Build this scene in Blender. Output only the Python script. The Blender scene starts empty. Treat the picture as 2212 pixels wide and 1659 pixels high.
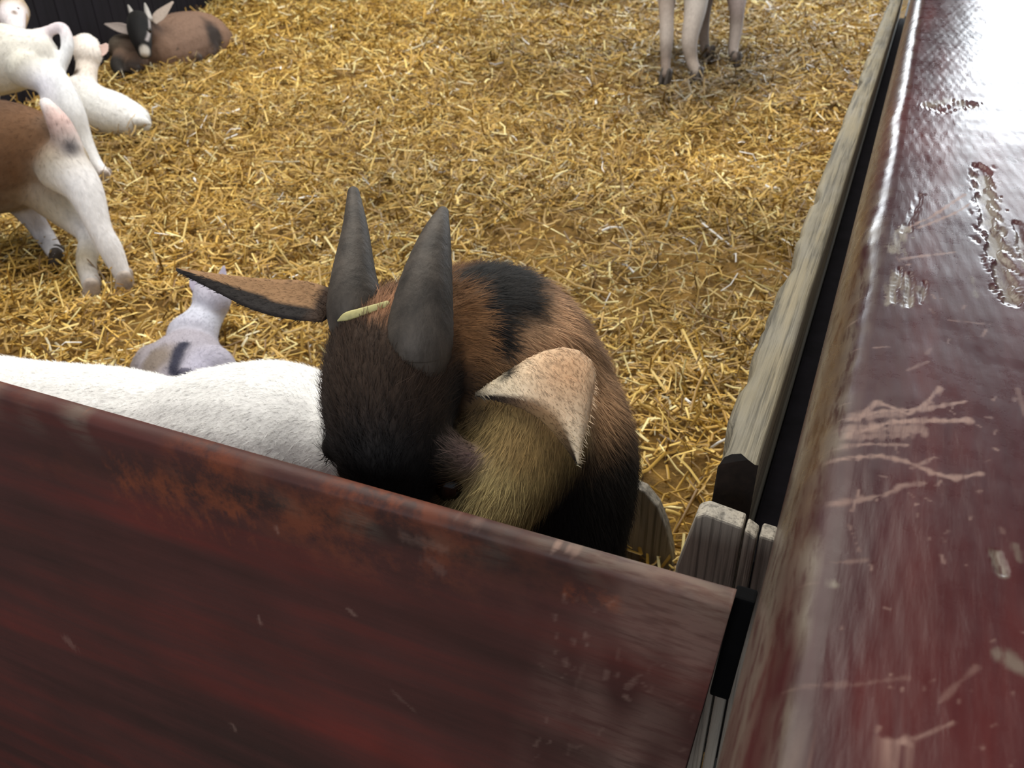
import bpy, bmesh, math, random
import numpy as np
from mathutils import Matrix, Vector
rng = np.random.default_rng(7)
random.seed(7)
S = bpy.context.scene
COL = S.collection

# ------------------------------------------------------------------ camera
F = 1841.0
_v1 = np.array([949., -1180., F])            # vanishing direction of the side rail (world +Y)
_v2 = np.array([-4918., -1083., F])          # vanishing direction of the front panel (world -X)
Yc = _v1 / np.linalg.norm(_v1)
Xc = -_v2 / np.linalg.norm(_v2); Xc -= Yc * (Xc @ Yc); Xc /= np.linalg.norm(Xc)
Zc = np.cross(Xc, Yc)
R = np.array([Xc, Yc, Zc])                   # camera (right, down, forward) -> world
CAM = np.array([0., 0., 1.0])
cd = bpy.data.cameras.new('camera'); cam = bpy.data.objects.new('camera', cd); COL.objects.link(cam)
cd.sensor_width = 36.0; cd.lens = 36.0 * F / 2212.0; cd.clip_start = 0.02; cd.clip_end = 200
M4 = Matrix.Identity(4)
for i in range(3):
    M4[i][0] = R[i, 0]; M4[i][1] = -R[i, 1]; M4[i][2] = -R[i, 2]; M4[i][3] = CAM[i]
cam.matrix_world = M4
cd.dof.use_dof = True; cd.dof.focus_distance = 0.85; cd.dof.aperture_fstop = 11.0
S.camera = cam

# ------------------------------------------------------------------ light
S.view_settings.view_transform = 'Standard'; S.view_settings.look = 'None'
S.view_settings.gamma = 1.0; S.view_settings.use_curve_mapping = False
S.view_settings.exposure = 0.0
S.cycles.use_denoising = True; S.cycles.use_adaptive_sampling = True; S.cycles.adaptive_threshold = .05
S.cycles.max_bounces = 6; S.cycles.diffuse_bounces = 3; S.cycles.glossy_bounces = 3; S.cycles.transmission_bounces = 2
W = bpy.data.worlds.new('world'); S.world = W; W.use_nodes = True
bg = W.node_tree.nodes['Background']; bg.inputs[0].default_value = (0.80, 0.88, 1.0, 1); bg.inputs[1].default_value = 0.30

def area(name, loc, target, sx, sy, power, col):
    l = bpy.data.lights.new(name, 'AREA'); l.shape = 'RECTANGLE'; l.size = sx; l.size_y = sy
    l.energy = power; l.color = col
    o = bpy.data.objects.new(name, l); COL.objects.link(o); o.location = loc
    o.rotation_euler = (Vector(target) - Vector(loc)).to_track_quat('-Z', 'Y').to_euler()
    return o
area('skylight', (-2.0, 2.9, 4.2), (-2.0, 2.6, 0), 4.5, 5.5, 370, (1.0, 0.95, 0.85))
area('rear_fill', (-.1, -3.4, 1.9), (-.5, .5, .5), 2.6, 2.0, 100, (0.95, 0.97, 1.0))  # unseen fill added behind the viewer to brighten gate and goats
area('doorway_daylight', (1.4, 8.97, 1.2), (1.4, 0, 1.2), 1.7, 2.7, 205, (0.88, 0.95, 1.0))
area('edge_highlight_light', (-1.9, 8.97, 1.75), (-1.9, 0, 1.75), 1.5, 1.0, 70, (0.90, 0.96, 1.0))  # unseen source added to give the rail edge its highlight

# ------------------------------------------------------------------ helpers
def lin(h):
    h = h.lstrip('#'); out = []
    for i in (0, 2, 4):
        c = int(h[i:i + 2], 16) / 255
        out.append(c / 12.92 if c <= .04045 else ((c + .055) / 1.055) ** 2.4)
    return np.array(out)
def ray(px, py): return R @ np.array([px - 1106.0, py - 829.5, F]) / F
def P(px, py, d): return CAM + ray(px, py) * d                       # point at depth d
def PZ(px, py, z): r = ray(px, py); return CAM + r * ((z - 1.0) / r[2])   # on a level plane
def PY(px, py, y): r = ray(px, py); return CAM + r * (y / r[1])      # on a plane facing the viewer
def px_of(p):
    q = (np.asarray(p) - CAM) @ R
    return np.stack([q[..., 0] / q[..., 2] * F + 1106, q[..., 1] / q[..., 2] * F + 829.5], -1)
def tag(o, label=None, cat=None, group=None, kind=None):
    if label: o['label'] = label
    if cat: o['category'] = cat
    if group: o['group'] = group
    if kind: o['kind'] = kind
    return o
ORG = {}
def empty(name, loc):
    o = bpy.data.objects.new(name, None); COL.objects.link(o); o.location = loc; o.empty_display_size = .1
    ORG[o.name] = np.array(loc, float); return o
def mesh_obj(name, V, Fs, mat, parent=None, smooth=True, cols=None, attrs=None, keep=False):
    V = np.asarray(V, float); org = ORG[parent.name] if parent else np.zeros(3)
    me = bpy.data.meshes.new(name)
    if isinstance(Fs, np.ndarray):
        n = Fs.shape[1]; me.vertices.add(len(V)); me.vertices.foreach_set('co', (V - org).astype(np.float32).ravel())
        me.loops.add(Fs.size); me.loops.foreach_set('vertex_index', Fs.astype(np.int32).ravel())
        me.polygons.add(len(Fs)); me.polygons.foreach_set('loop_start', np.arange(0, Fs.size, n, dtype=np.int32))
        me.polygons.foreach_set('loop_total', np.full(len(Fs), n, dtype=np.int32))
        me.update(calc_edges=True); me.validate()
    else:
        me.from_pydata([tuple(v) for v in (V - org)], [], Fs); me.update()
    if smooth: me.polygons.foreach_set('use_smooth', np.ones(len(me.polygons), bool))
    if cols is not None:
        a = me.color_attributes.new('col', 'FLOAT_COLOR', 'POINT')
        c = np.ones((len(V), 4), np.float32); c[:, :3] = cols; a.data.foreach_set('color', c.ravel())
    for k, v in (attrs or {}).items():
        a = me.attributes.new(k, 'FLOAT', 'POINT'); a.data.foreach_set('value', np.asarray(v, np.float32))
    if mat: me.materials.append(mat)
    o = bpy.data.objects.new(name, me); COL.objects.link(o)
    if parent: o.parent = parent; ORG[o.name] = org
    else: ORG[o.name] = np.zeros(3)
    return o
def catmull(pts, n):
    pts = np.asarray(pts, float); m = len(pts)
    if m == 2: t = np.linspace(0, 1, n)[:, None]; return pts[0] * (1 - t) + pts[1] * t
    ex = np.vstack([2 * pts[0] - pts[1], pts, 2 * pts[-1] - pts[-2]]); out = []
    for u in np.linspace(0, m - 1, n):
        i = min(int(u), m - 2); t = u - i; a, b, c, d = ex[i:i + 4]
        out.append(.5 * ((2 * b) + (c - a) * t + (2 * a - 5 * b + 4 * c - d) * t * t + (3 * b - a - 3 * c + d) * t ** 3))
    return np.array(out)
def tube(pts, rads, up=(0, 0, 1), nseg=18, nring=None, cap=True, power=1.0):
    """closed swept surface; rads: r or (side, up) per point; rounded ends"""
    rr = np.array([(r, r) if np.isscalar(r) else r for r in rads], float)
    nring = nring or max(6, 5 * (len(pts) - 1) + 1)
    C = catmull(pts, nring); Q = np.maximum(catmull(rr, nring), 1e-4)
    T = np.gradient(C, axis=0); T /= np.linalg.norm(T, axis=1)[:, None]
    cs, qs, ts = [], [], []
    if cap:
        for a in (80, 55, 30):
            cs.append(C[0] - T[0] * Q[0].mean() * math.sin(math.radians(a))); qs.append(Q[0] * math.cos(math.radians(a))); ts.append(T[0])
    cs += list(C); qs += list(Q); ts += list(T)
    if cap:
        for a in (30, 55, 80):
            cs.append(C[-1] + T[-1] * Q[-1].mean() * math.sin(math.radians(a))); qs.append(Q[-1] * math.cos(math.radians(a))); ts.append(T[-1])
    V = []; up = np.array(up, float)
    for c, q, t in zip(cs, qs, ts):
        u = up - t * (up @ t)
        if np.linalg.norm(u) < 1e-3: u = np.array([0, 1., 0]) - t * t[1]
        u /= np.linalg.norm(u); s = np.cross(t, u)
        for k in range(nseg):
            a = 2 * math.pi * k / nseg
            V.append(c + s * q[0] * math.cos(a) + u * q[1] * math.sin(a))
    n = len(cs); Fs = []
    for i in range(n - 1):
        for k in range(nseg):
            k2 = (k + 1) % nseg
            Fs.append((i * nseg + k, i * nseg + k2, (i + 1) * nseg + k2, (i + 1) * nseg + k))
    V.append(cs[0]); V.append(cs[-1]); a, b = len(V) - 2, len(V) - 1
    for k in range(nseg):
        k2 = (k + 1) % nseg
        Fs.append((a, k2, k)); Fs.append((b, (n - 1) * nseg + k, (n - 1) * nseg + k2))
    return np.array(V), Fs
def join(parts):
    V, Fs, o = [], [], 0
    for v, f in parts:
        V.append(v); Fs += [tuple(i + o for i in q) for q in f]; o += len(v)
    return np.vstack(V), Fs
def box(x0, x1, y0, y1, z0, z1, bev=0.004, rough=0.0, name='b'):
    """bevelled box as (V,F)"""
    bm = bmesh.new(); bmesh.ops.create_cube(bm, size=1)
    for v in bm.verts:
        v.co = Vector(((x0 + x1) / 2 + v.co.x * (x1 - x0), (y0 + y1) / 2 + v.co.y * (y1 - y0), (z0 + z1) / 2 + v.co.z * (z1 - z0)))
    if bev: bmesh.ops.bevel(bm, geom=bm.edges[:], offset=bev, segments=2, affect='EDGES', profile=.6)
    bm.verts.index_update()
    V = np.array([v.co[:] for v in bm.verts]); Fs = [tuple(v.index for v in f.verts) for f in bm.faces]
    bm.free(); return V, Fs
class Noise:                                     # cheap smooth noise from plane waves
    def __init__(s, seed, n=14, dim=3):
        r = np.random.default_rng(seed); s.k = r.normal(size=(n, dim)); s.p = r.uniform(0, 6.28, n); s.n = n
    def __call__(s, X, f=1.0): return np.sin(np.asarray(X) @ (s.k.T * f) + s.p).sum(-1) / math.sqrt(s.n * .5)
N1, N2, N3 = Noise(1), Noise(2), Noise(3)

# ------------------------------------------------------------------ materials
def newmat(name):
    m = bpy.data.materials.new(name); m.use_nodes = True
    nt = m.node_tree; return m, nt, nt.nodes['Principled BSDF']
def nd(nt, t, **kw):
    n = nt.nodes.new(t)
    for k, v in kw.items():
        if hasattr(n, k): setattr(n, k, v)
    return n
def noise(nt, scale, stretch=(1, 1, 1), detail=5, rough=.6, coord=None):
    tc = nd(nt, 'ShaderNodeTexCoord'); mp = nd(nt, 'ShaderNodeMapping'); mp.inputs['Scale'].default_value = stretch
    nt.links.new(tc.outputs['Object'], mp.inputs[0]); n = nd(nt, 'ShaderNodeTexNoise')
    n.inputs['Scale'].default_value = scale; n.inputs['Detail'].default_value = detail; n.inputs['Roughness'].default_value = rough
    nt.links.new(mp.outputs[0], n.inputs['Vector']); return n.outputs['Fac']
def ramp(nt, fac, stops):
    r = nd(nt, 'ShaderNodeValToRGB'); e = r.color_ramp.elements
    while len(e) < len(stops): e.new(.5)
    for q, (p, c) in zip(e, stops):
        q.position = p; q.color = (*c, 1) if not np.isscalar(c) else (c, c, c, 1)
    nt.links.new(fac, r.inputs[0]); return r.outputs[0]
def mix(nt, fac, a, b, mode='MIX'):
    m = nd(nt, 'ShaderNodeMix', data_type='RGBA', blend_type=mode)
    for s, v in ((m.inputs[0], fac), (m.inputs[6], a), (m.inputs[7], b)):
        if isinstance(v, (int, float)): s.default_value = v
        elif isinstance(v, np.ndarray): s.default_value = (*v, 1)
        else: nt.links.new(v, s)
    return m.outputs[2]
def attr(nt, name):
    a = nd(nt, 'ShaderNodeAttribute'); a.attribute_name = name; return a
def bump(nt, bs, h, strength, dist):
    b = nd(nt, 'ShaderNodeBump'); b.inputs['Strength'].default_value = strength; b.inputs['Distance'].default_value = dist
    nt.links.new(h, b.inputs['Height']); nt.links.new(b.outputs[0], bs.inputs['Normal'])
def mathn(nt, op, a, b):
    m = nd(nt, 'ShaderNodeMath', operation=op)
    for s, v in zip(m.inputs, (a, b)):
        if isinstance(v, (int, float)): s.default_value = v
        else: nt.links.new(v, s)
    return m.outputs[0]

def mat_coat(name, rough=.75, var=.18, sheen=.03):
    m, nt, bs = newmat(name); a = attr(nt, 'col')
    n = noise(nt, 90, (1, 1, .35), 4)
    c = mix(nt, 1.0, a.outputs['Color'], ramp(nt, n, [(.25, 1 - var), (.75, 1 + var * .4)]), 'MULTIPLY')
    nt.links.new(c, bs.inputs['Base Color']); bs.inputs['Roughness'].default_value = rough
    bs.inputs['Specular IOR Level'].default_value = .22; bs.inputs['Sheen Weight'].default_value = sheen; bs.inputs['Sheen Roughness'].default_value = .5
    bump(nt, bs, noise(nt, 260, (1, 1, .3), 3), .25, .004); return m
COAT = mat_coat('goat_coat')
def mat_plain(name, col, rough=.6, nscale=30, var=.25, stretch=(1, 1, 1), bmp=.2, bd=.002, spec=.5):
    m, nt, bs = newmat(name); n = noise(nt, nscale, stretch)
    c = lin(col)
    nt.links.new(ramp(nt, n, [(.3, c * (1 - var)), (.7, np.minimum(c * (1 + var), 1))]), bs.inputs['Base Color'])
    bs.inputs['Roughness'].default_value = rough; bs.inputs['Specular IOR Level'].default_value = spec
    bump(nt, bs, noise(nt, nscale * 3, stretch, 4), bmp, bd); return m
HORN = mat_plain('dark_horn', '#413a33', .62, 26, .45, (2, 2, .8), .4, .003, .3)
HORN_PALE = mat_plain('pale_horn', '#a8a4a0', .5, 40, .2)
HOOF = mat_plain('hoof', '#3c342e', .6, 60, .3)
HOOF_PALE = mat_plain('pale_hoof', '#a99c92', .6, 60, .3)
EYE = mat_plain('eye', '#1a120c', .12, 30, .3, bmp=0)
MATTE_BLACK = mat_plain('matte_black', '#050506', .9, 40, .3, spec=.1)
CONCRETE = mat_plain('concrete', '#4a4744', .9, 8, .3)
EARTH = mat_plain('trodden_straw', '#84642b', .9, 25, .45, bmp=.8, bd=.02)
DARKWOOD = mat_plain('dark_plank', '#17141a', .9, 5, .4, (6, 6, .6), spec=.2)
BEAM = mat_plain('old_beam', '#6e6353', .85, 6, .4, (1, 6, 6))
DARKEND = mat_plain('dark_end_grain', '#2b201a', .85, 90, .5)
LEATHER = mat_plain('leather', '#4a3624', .7, 50, .2)

def mat_straw():
    m, nt, bs = newmat('straw'); a = attr(nt, 'col'); nt.links.new(a.outputs['Color'], bs.inputs['Base Color'])
    bs.inputs['Roughness'].default_value = .42; bs.inputs['Specular IOR Level'].default_value = .45
    return m
STRAW = mat_straw()

def mat_greywood(name, ax, a='#4a4337', b='#7d7561', c='#918467'):
    """weathered bare timber; grain runs along axis ax"""
    m, nt, bs = newmat(name); st = [16, 16, 16]; st[ax] = .7; st2 = [60, 60, 60]; st2[ax] = 1.5
    n1 = noise(nt, 3.2, st, 6, .65); n2 = noise(nt, 3.0, st2, 4, .6); n3 = noise(nt, 6, (1, 1, 1), 4)
    base = ramp(nt, n1, [(.28, lin(a)), (.5, lin(b)), (.72, lin(c))])
    base = mix(nt, ramp(nt, n3, [(.45, 0.), (.7, .35)]), base, lin('#8b8a84'))
    base = mix(nt, 1.0, base, ramp(nt, n2, [(.36, .45), (.5, 1.)]), 'MULTIPLY')
    nt.links.new(base, bs.inputs['Base Color']); bs.inputs['Roughness'].default_value = .72
    bump(nt, bs, mathn(nt, 'ADD', n1, n2), .6, .003); return m
GREY_Y = mat_greywood('grey_timber_along', 1)
GREY_Z = mat_greywood('grey_timber_upright', 2, '#7d766c', '#a69e91', '#b5ab9b')

def mat_paint(name, ax, dark, mid, red, rough, across, bmp=.25):
    """old red gloss paint; attributes: wear (pale scratches), bare (grey timber, gate edge highlight), rust (orange blotches)"""
    m, nt, bs = newmat(name); st = [9, 9, 9]; st[ax] = .8; st2 = [45, 45, 45]; st2[ax] = 7.0
    n1 = noise(nt, 1.6, st, 6, .6); n2 = noise(nt, 4.0, st2, 4, .6); n3 = noise(nt, 22, (1, 1, 1), 5, .7)
    n4 = noise(nt, 5, (1, 1, 1), 3)
    base = ramp(nt, n1, [(.30, lin(dark)), (.5, lin(mid)), (.70, lin(red))])
    base = mix(nt, ramp(nt, n4, [(.4, 0.), (.7, .5)]), base, lin(dark))
    rust = mathn(nt, 'MULTIPLY', attr(nt, 'rust').outputs['Fac'], ramp(nt, n3, [(.44, 0.), (.62, 1.)]))
    base = mix(nt, rust, base, lin('#7c4026'))
    wear = mathn(nt, 'MULTIPLY', attr(nt, 'wear').outputs['Fac'], ramp(nt, n2, [(.30, .35), (.55, 1.)]))
    base = mix(nt, mathn(nt, 'MULTIPLY', wear, .72), base, lin('#a08274'))
    bare = mathn(nt, 'MULTIPLY', attr(nt, 'bare').outputs['Fac'], ramp(nt, n2, [(.36, .25), (.52, 1.)]))
    base = mix(nt, bare, base, lin('#746a5d'))
    nt.links.new(base, bs.inputs['Base Color'])
    rg = ramp(nt, n3, [(.3, rough - .07), (.7, rough + .1)])
    rg2 = mathn(nt, 'ADD', rg, mathn(nt, 'MULTIPLY', wear, .25)); nt.links.new(rg2, bs.inputs['Roughness']); bs.inputs['Specular IOR Level'].default_value = .22
    h = mathn(nt, 'ADD', mathn(nt, 'MULTIPLY', n2, 1.0), mathn(nt, 'MULTIPLY', n3, .5)); bump(nt, bs, h, bmp, .0016)
    return m
RAILPAINT = mat_paint('red_rail_paint', 1, '#2a1415', '#401c1d', '#55221e', .28, 0, .16)
GATEPAINT = mat_paint('red_gate_paint', 0, '#33221e', '#492a26', '#602a24', .5, 2, .12)

# ------------------------------------------------------------------ setting
# earth under the straw (z ~ 0 in the pen) and the lower aisle where the viewer stands
def ground_h(x, y):
    X = np.stack([np.asarray(x, float), np.asarray(y, float), np.zeros_like(np.asarray(x, float))], -1)
    h = .016 * N1(X, 1.6) + .012 * N2(X, 4.5) + .010 * N3(X, 13)
    far = np.clip((np.asarray(y) - 2.6) / 3, 0, 1)
    return h * np.clip((np.asarray(y) - .5) * 2, .15, 1) - .012 + far * .03
xs = np.arange(-7.2, -.02, .045); ys = np.arange(.50, 9.3, .045)
gx, gy = np.meshgrid(xs, ys); gz = ground_h(gx, gy) - .012
V = np.stack([gx.ravel(), gy.ravel(), gz.ravel()], 1); nx, ny = len(xs), len(ys)
idx = np.arange(nx * ny).reshape(ny, nx)
Fq = np.stack([idx[:-1, :-1], idx[:-1, 1:], idx[1:, 1:], idx[1:, :-1]], -1).reshape(-1, 4)
tag(mesh_obj('floor', V, Fq, EARTH), kind='structure')
v, f = box(-3.2, 3.5, -1.6, 9.3, -.46, -.40, .0)
tag(mesh_obj('floor_aisle', v, f, CONCRETE, smooth=False), kind='structure')
# dark plank wall on the left of the pen
w0, w1 = np.array([-3.72, 2.6]), np.array([-5.33, 6.6]); wd = (w1 - w0) / np.linalg.norm(w1 - w0); wn = np.array([-wd[1], wd[0]])
wl = empty('wall_left', (-4.0, 3.9, 0)); tag(wl, kind='structure')
plank_me = None; L = np.linalg.norm(w1 - w0) + 3.0
for k in range(int(L / .2)):
    c = w0 - wd * 1.5 + wd * (k * .2 + .1) + wn * .03
    if plank_me is None:
        v, f = box(-.097, .097, -.015, .015, 0, 2.2, .006); o = mesh_obj('plank', v, f, DARKWOOD, smooth=False); plank_me = o.data
    else:
        o = bpy.data.objects.new('plank', plank_me); COL.objects.link(o)
    o.parent = wl
    o.location = (c[0] + 4.0, c[1] - 3.9, -.06 + random.uniform(-.01, .01)); o.rotation_euler = (0, 0, math.atan2(wd[1], wd[0]))
# far wall with the open doorway that lets the daylight in
wb = empty('wall_back', (-2, 9.0, 0)); tag(wb, kind='structure')
for x0, x1, z0, z1 in ((-7.0, -2.65, -.1, 3.2), (-1.15, .55, -.1, 3.2), (2.25, 3.4, -.4, 3.2), (.55, 2.25, 2.55, 3.2), (-2.65, -1.15, 2.25, 3.2), (-2.65, -1.15, -.1, 1.25)):
    v, f = box(x0, x1, 9.0, 9.06, z0, z1, .004); mesh_obj('wall_panel', v, f, DARKWOOD, wb, smooth=False)

# ------------------------------------------------------------------ straw bedding
GOLD = [lin('#c29d4e'), lin('#ad893c'), lin('#d8ba6c'), lin('#92702e'), lin('#e6d596'), lin('#70511f'), lin('#cfc3a2'), lin('#f2f1ee')]  # last, near-white tone paints specular glints into the straw
PW = np.array([.26, .26, .14, .17, .06, .08, .024, .006])
def straws(n, xr, yr, lmin, lmax, wid, lift, tilt):
    x = rng.uniform(*xr, n); y = rng.uniform(*yr, n)
    # clumped: thinner where the bedding is trodden
    keep = rng.uniform(size=n) < np.clip(.82 + .30 * N2(np.stack([x, y, 0 * x], 1), 7.0), .4, 1)
    keep &= x > -3.5 - .42 * np.maximum(y - 2.3, 0)
    x, y = x[keep], y[keep]; n = len(x)
    z = ground_h(x, y) + np.abs(rng.normal(size=n)) * lift
    yaw = rng.uniform(0, 2 * np.pi, n); pit = rng.normal(size=n) * tilt
    L = lmin + (lmax - lmin) * rng.uniform(size=n) ** 2
    d = np.stack([np.cos(yaw) * np.cos(pit), np.sin(yaw) * np.cos(pit), np.sin(pit)], 1)
    yaw2 = yaw + rng.normal(size=n) * .6; pit2 = pit + rng.normal(size=n) * .45 - .1
    d2 = np.stack([np.cos(yaw2) * np.cos(pit2), np.sin(yaw2) * np.cos(pit2), np.sin(pit2)], 1)
    c = np.stack([x, y, z + .004], 1); w = wid * rng.uniform(.5, 1.35, n)
    roll = rng.uniform(-.9, .9, n)
    side = np.stack([-np.sin(yaw) * np.cos(roll), np.cos(yaw) * np.cos(roll), np.sin(roll)], 1) * w[:, None] * .5
    a = c - d * (L * .5)[:, None]; b = c; e = c + d2 * (L * .5)[:, None]
    crown = np.cross(d, side); crown *= np.sign(crown[:, 2:3] + 1e-9) * .8
    V = np.stack([a - side, a + side, b - side, b + side, e - side, e + side, a + crown, b + crown, e + crown], 1)
    base = np.arange(n)[:, None, None] * 9
    q = np.array([[0, 6, 7, 2], [6, 1, 3, 7], [2, 7, 8, 4], [7, 3, 5, 8]])[None]
    Fq = (base + q).reshape(-1, 4)
    ci = rng.choice(len(GOLD), n, p=PW); C = np.array(GOLD)[ci] * rng.uniform(.65, 1.2, n)[:, None]
    C *= np.clip(1 + .16 * N1(np.stack([x, y, 0 * x], 1), 2.2), .6, 1.3)[:, None]
    q = PZ(1470, 195, 0.0); m = np.exp(-(((x - q[0]) / .55) ** 2 + ((y - q[1]) / .75) ** 2) ** 1.5)   # soft shadow and trodden dirt painted in under the standing goat
    shade_dirt = m * np.clip(.55 + .35 * N3(np.stack([x, y, 0 * x], 1), 4.0), 0, 1); C = C * (1 - .62 * shade_dirt[:, None]) + shade_dirt[:, None] * .03
    return V.reshape(-1, 3), Fq, np.repeat(C, 9, 0)
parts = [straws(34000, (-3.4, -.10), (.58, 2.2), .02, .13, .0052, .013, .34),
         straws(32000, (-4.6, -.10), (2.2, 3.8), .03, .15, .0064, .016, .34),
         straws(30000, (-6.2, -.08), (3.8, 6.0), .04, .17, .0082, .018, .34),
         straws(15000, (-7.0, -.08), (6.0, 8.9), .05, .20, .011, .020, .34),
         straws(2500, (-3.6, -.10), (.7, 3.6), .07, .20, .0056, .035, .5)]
Vs, Fs_, Cs, o_ = [], [], [], 0
for v, f, c in parts: Vs.append(v); Fs_.append(f + o_); Cs.append(c); o_ += len(v)
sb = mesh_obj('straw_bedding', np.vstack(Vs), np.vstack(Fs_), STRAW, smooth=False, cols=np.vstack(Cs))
tag(sb, 'deep golden straw bedding spread over the whole pen floor', 'straw', kind='stuff')

# ------------------------------------------------------------------ strokes -> wear masks
def stroke_mask(UV, strokes):
    """UV: pixel-independent 2D surface coordinates of vertices; strokes: [(pts2d, half width, value)]"""
    m = np.zeros(len(UV))
    for pts, hw, val in strokes:
        pts = np.asarray(pts, float); lo, hi = pts.min(0) - hw * 2, pts.max(0) + hw * 2
        sel = np.where(((UV > lo) & (UV < hi)).all(1))[0]
        if not len(sel): continue
        q = UV[sel]; best = np.full(len(sel), 9.)
        for a, b in zip(pts[:-1], pts[1:]):
            ab = b - a; t = np.clip(((q - a) @ ab) / (ab @ ab + 1e-12), 0, 1)
            best = np.minimum(best, np.linalg.norm(q - a - t[:, None] * ab, axis=1))
        ww = hw * (1 + .35 * N3(np.c_[q, q[:, 0]], 300))
        m[sel] = np.maximum(m[sel], val * np.clip(1.5 - best / ww, 0, 1))
    return m
def grid_faces(nu, nv):
    idx = np.arange(nu * nv).reshape(nv, nu)
    return np.stack([idx[:-1, :-1], idx[:-1, 1:], idx[1:, 1:], idx[1:, :-1]], -1).reshape(-1, 4)

# ------------------------------------------------------------------ side fence: wide red rail, grey plank, slats
ZR = .65
fence = empty('fence', (.12, 1.8, -.40))
tag(fence, 'chunky timber fence with a wide glossy red top rail running into the pen', 'fence')
prof = [(-.016, .50), (-.016, .53), (-.0155, .56), (-.014, .585), (-.0105, .605), (-.006, .621), (0, .634), (.006, .642), (.012, .647), (.018, .6494), (.024, .65)]
top_x = list(np.concatenate([np.arange(.0255, .20, .0014), np.arange(.20, .285, .003)]))
prof += [(x, .65) for x in top_x] + [(.290, .646), (.294, .638), (.294, .50)]
prof = np.array(prof)
ys = [-.25]
while ys[-1] < 4.2: ys.append(ys[-1] + (.03 if ys[-1] < .28 else max(.0016, .0034 * ys[-1] ** 1.5)))
ys = np.array(ys); npf = len(prof)
V = np.zeros((len(ys), npf, 3)); V[:, :, 0] = prof[None, :, 0]; V[:, :, 2] = prof[None, :, 1]; V[:, :, 1] = ys[:, None]
V = V.reshape(-1, 3)
def rp(pts): return [PZ(x, y, ZR)[:2] for x, y in pts]
def rw(x, y, w): return np.linalg.norm(PZ(x + w, y, ZR) - PZ(x, y, ZR))
pale = []
for pts, w, val in [
    ([(1945, 498), (2010, 470), (2085, 418)], 5, .8), ([(1985, 492), (2060, 462), (2095, 440)], 5, .7),
    ([(1950, 560), (2000, 552), (2062, 545)], 5, .6), ([(1890, 750), (1920, 748)], 4, .4),
    ([(1845, 915), (1895, 868), (1960, 895), (1995, 878), (2030, 838)], 7, .75),
    ([(1835, 905), (1900, 890), (1990, 885), (2085, 868)], 8, .7), ([(1830, 940), (1930, 912), (2090, 908)], 10, .85),
    ([(1840, 925), (1990, 930)], 24, .55), ([(1850, 900), (1940, 895)], 16, .5), ([(1850, 945), (1960, 940)], 16, .5),
    ([(1815, 965), (1880, 960), (1960, 962)], 7, .6),
    ([(1810, 992), (1900, 985), (1960, 998), (2010, 1020), (2060, 1034), (2115, 1024)], 8, .75),
    ([(1970, 1012), (2018, 988)], 6, .5), ([(1910, 1072), (1945, 1050), (1995, 1044)], 7, .55),
    ([(1800, 1088), (1850, 1082), (1900, 1072)], 9, .55), ([(1840, 1105), (1855, 1060)], 3, .6),
    ([(1835, 1135), (1855, 1190)], 3, .4), ([(1800, 1215), (1870, 1212)], 6, .3),
    ([(1715, 1635), (1745, 1652), (1800, 1662)], 14, .7), ([(1850, 1650), (1890, 1615), (1955, 1600)], 16, .75),
    ([(1975, 1595), (2060, 1560)], 6, .5), ([(1700, 1480), (1850, 1478), (1960, 1462)], 7, .22),
    ([(2030, 1515), (2110, 1440)], 8, .25), ([(1960, 800), (2005, 780)], 4, .3), ([(2060, 400), (2150, 395)], 4, .3),
    ([(2050, 690), (2140, 700)], 3, .35), ([(2200, 840), (2215, 900)], 6, .3),
]:
    x, y = pts[0]; pale.append((rp(pts), rw(x, y, w * .8), val))
for _ in range(90):                                   # small knocks
    x = rng.uniform(1720, 2210); y = rng.uniform(500, 1650); a = rng.uniform(0, 3.14); l = rng.uniform(3, 16)
    pale.append((rp([(x, y), (x + l * math.cos(a), y + l * math.sin(a))]), rw(x, y, rng.uniform(1.5, 3.5)), rng.uniform(.2, .6)))
barel = []
for pts, w, val in [
    ([(1950, 490), (1935, 545)], 12, .9), ([(1940, 590), (1920, 655)], 10, .9), ([(1955, 600), (1965, 660)], 12, .8),
    ([(1990, 620), (1995, 650)], 6, .7), ([(2010, 225), (2060, 215), (2100, 230)], 14, .8), ([(2150, 1195), (2165, 1240)], 9, .9),
    ([(2160, 1415), (2200, 1440)], 16, .6), ([(2195, 1180), (2200, 1210)], 10, .4), ([(2125, 380), (2150, 500), (2185, 640)], 15, .9),
    ([(1795, 1255), (1800, 1262)], 8, .8), ([(2100, 600), (2110, 640)], 5, .4), ([(2195, 500), (2215, 580)], 8, .7)]:
    x, y = pts[0]; barel.append((rp(pts), rw(x, y, w), val))
gouge = [(rp([(2118, 360), (2130, 450), (2150, 540), (2182, 645)]), rw(2140, 500, 17), 1.),
         (rp([(2005, 228), (2040, 238), (2095, 222)]), rw(2040, 220, 13), 1.), (rp([(2195, 480), (2215, 560)]), rw(2195, 500, 8), .6),
         (rp([(1945, 580), (1932, 650)]), rw(1940, 600, 6), .5), (rp([(1968, 590), (1962, 660)]), rw(1960, 600, 6), .5),
         (rp([(1998, 610), (1990, 655)]), rw(1990, 600, 4), .5), (rp([(2152, 1195), (2166, 1235)]), rw(2150, 1200, 7), .6),
         (rp([(1990, 420), (1955, 500)]), rw(1970, 450, 6), .5)]
UV = V[:, :2].copy(); onTop = V[:, 2] > .6405
wear = stroke_mask(UV, pale) * onTop; bare = stroke_mask(UV, barel) * onTop; gm = stroke_mask(UV, gouge) * onTop
s2 = V * np.array([1, .06, 1]); edge = np.exp(-((V[:, 0] - .010) / .008) ** 2)
edge_n = np.clip(.55 + .55 * N1(s2, 190) + .3 * N2(V, 60), 0, 1)
bare = np.maximum(bare, np.clip(edge * edge_n * .75, 0, 1))
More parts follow.
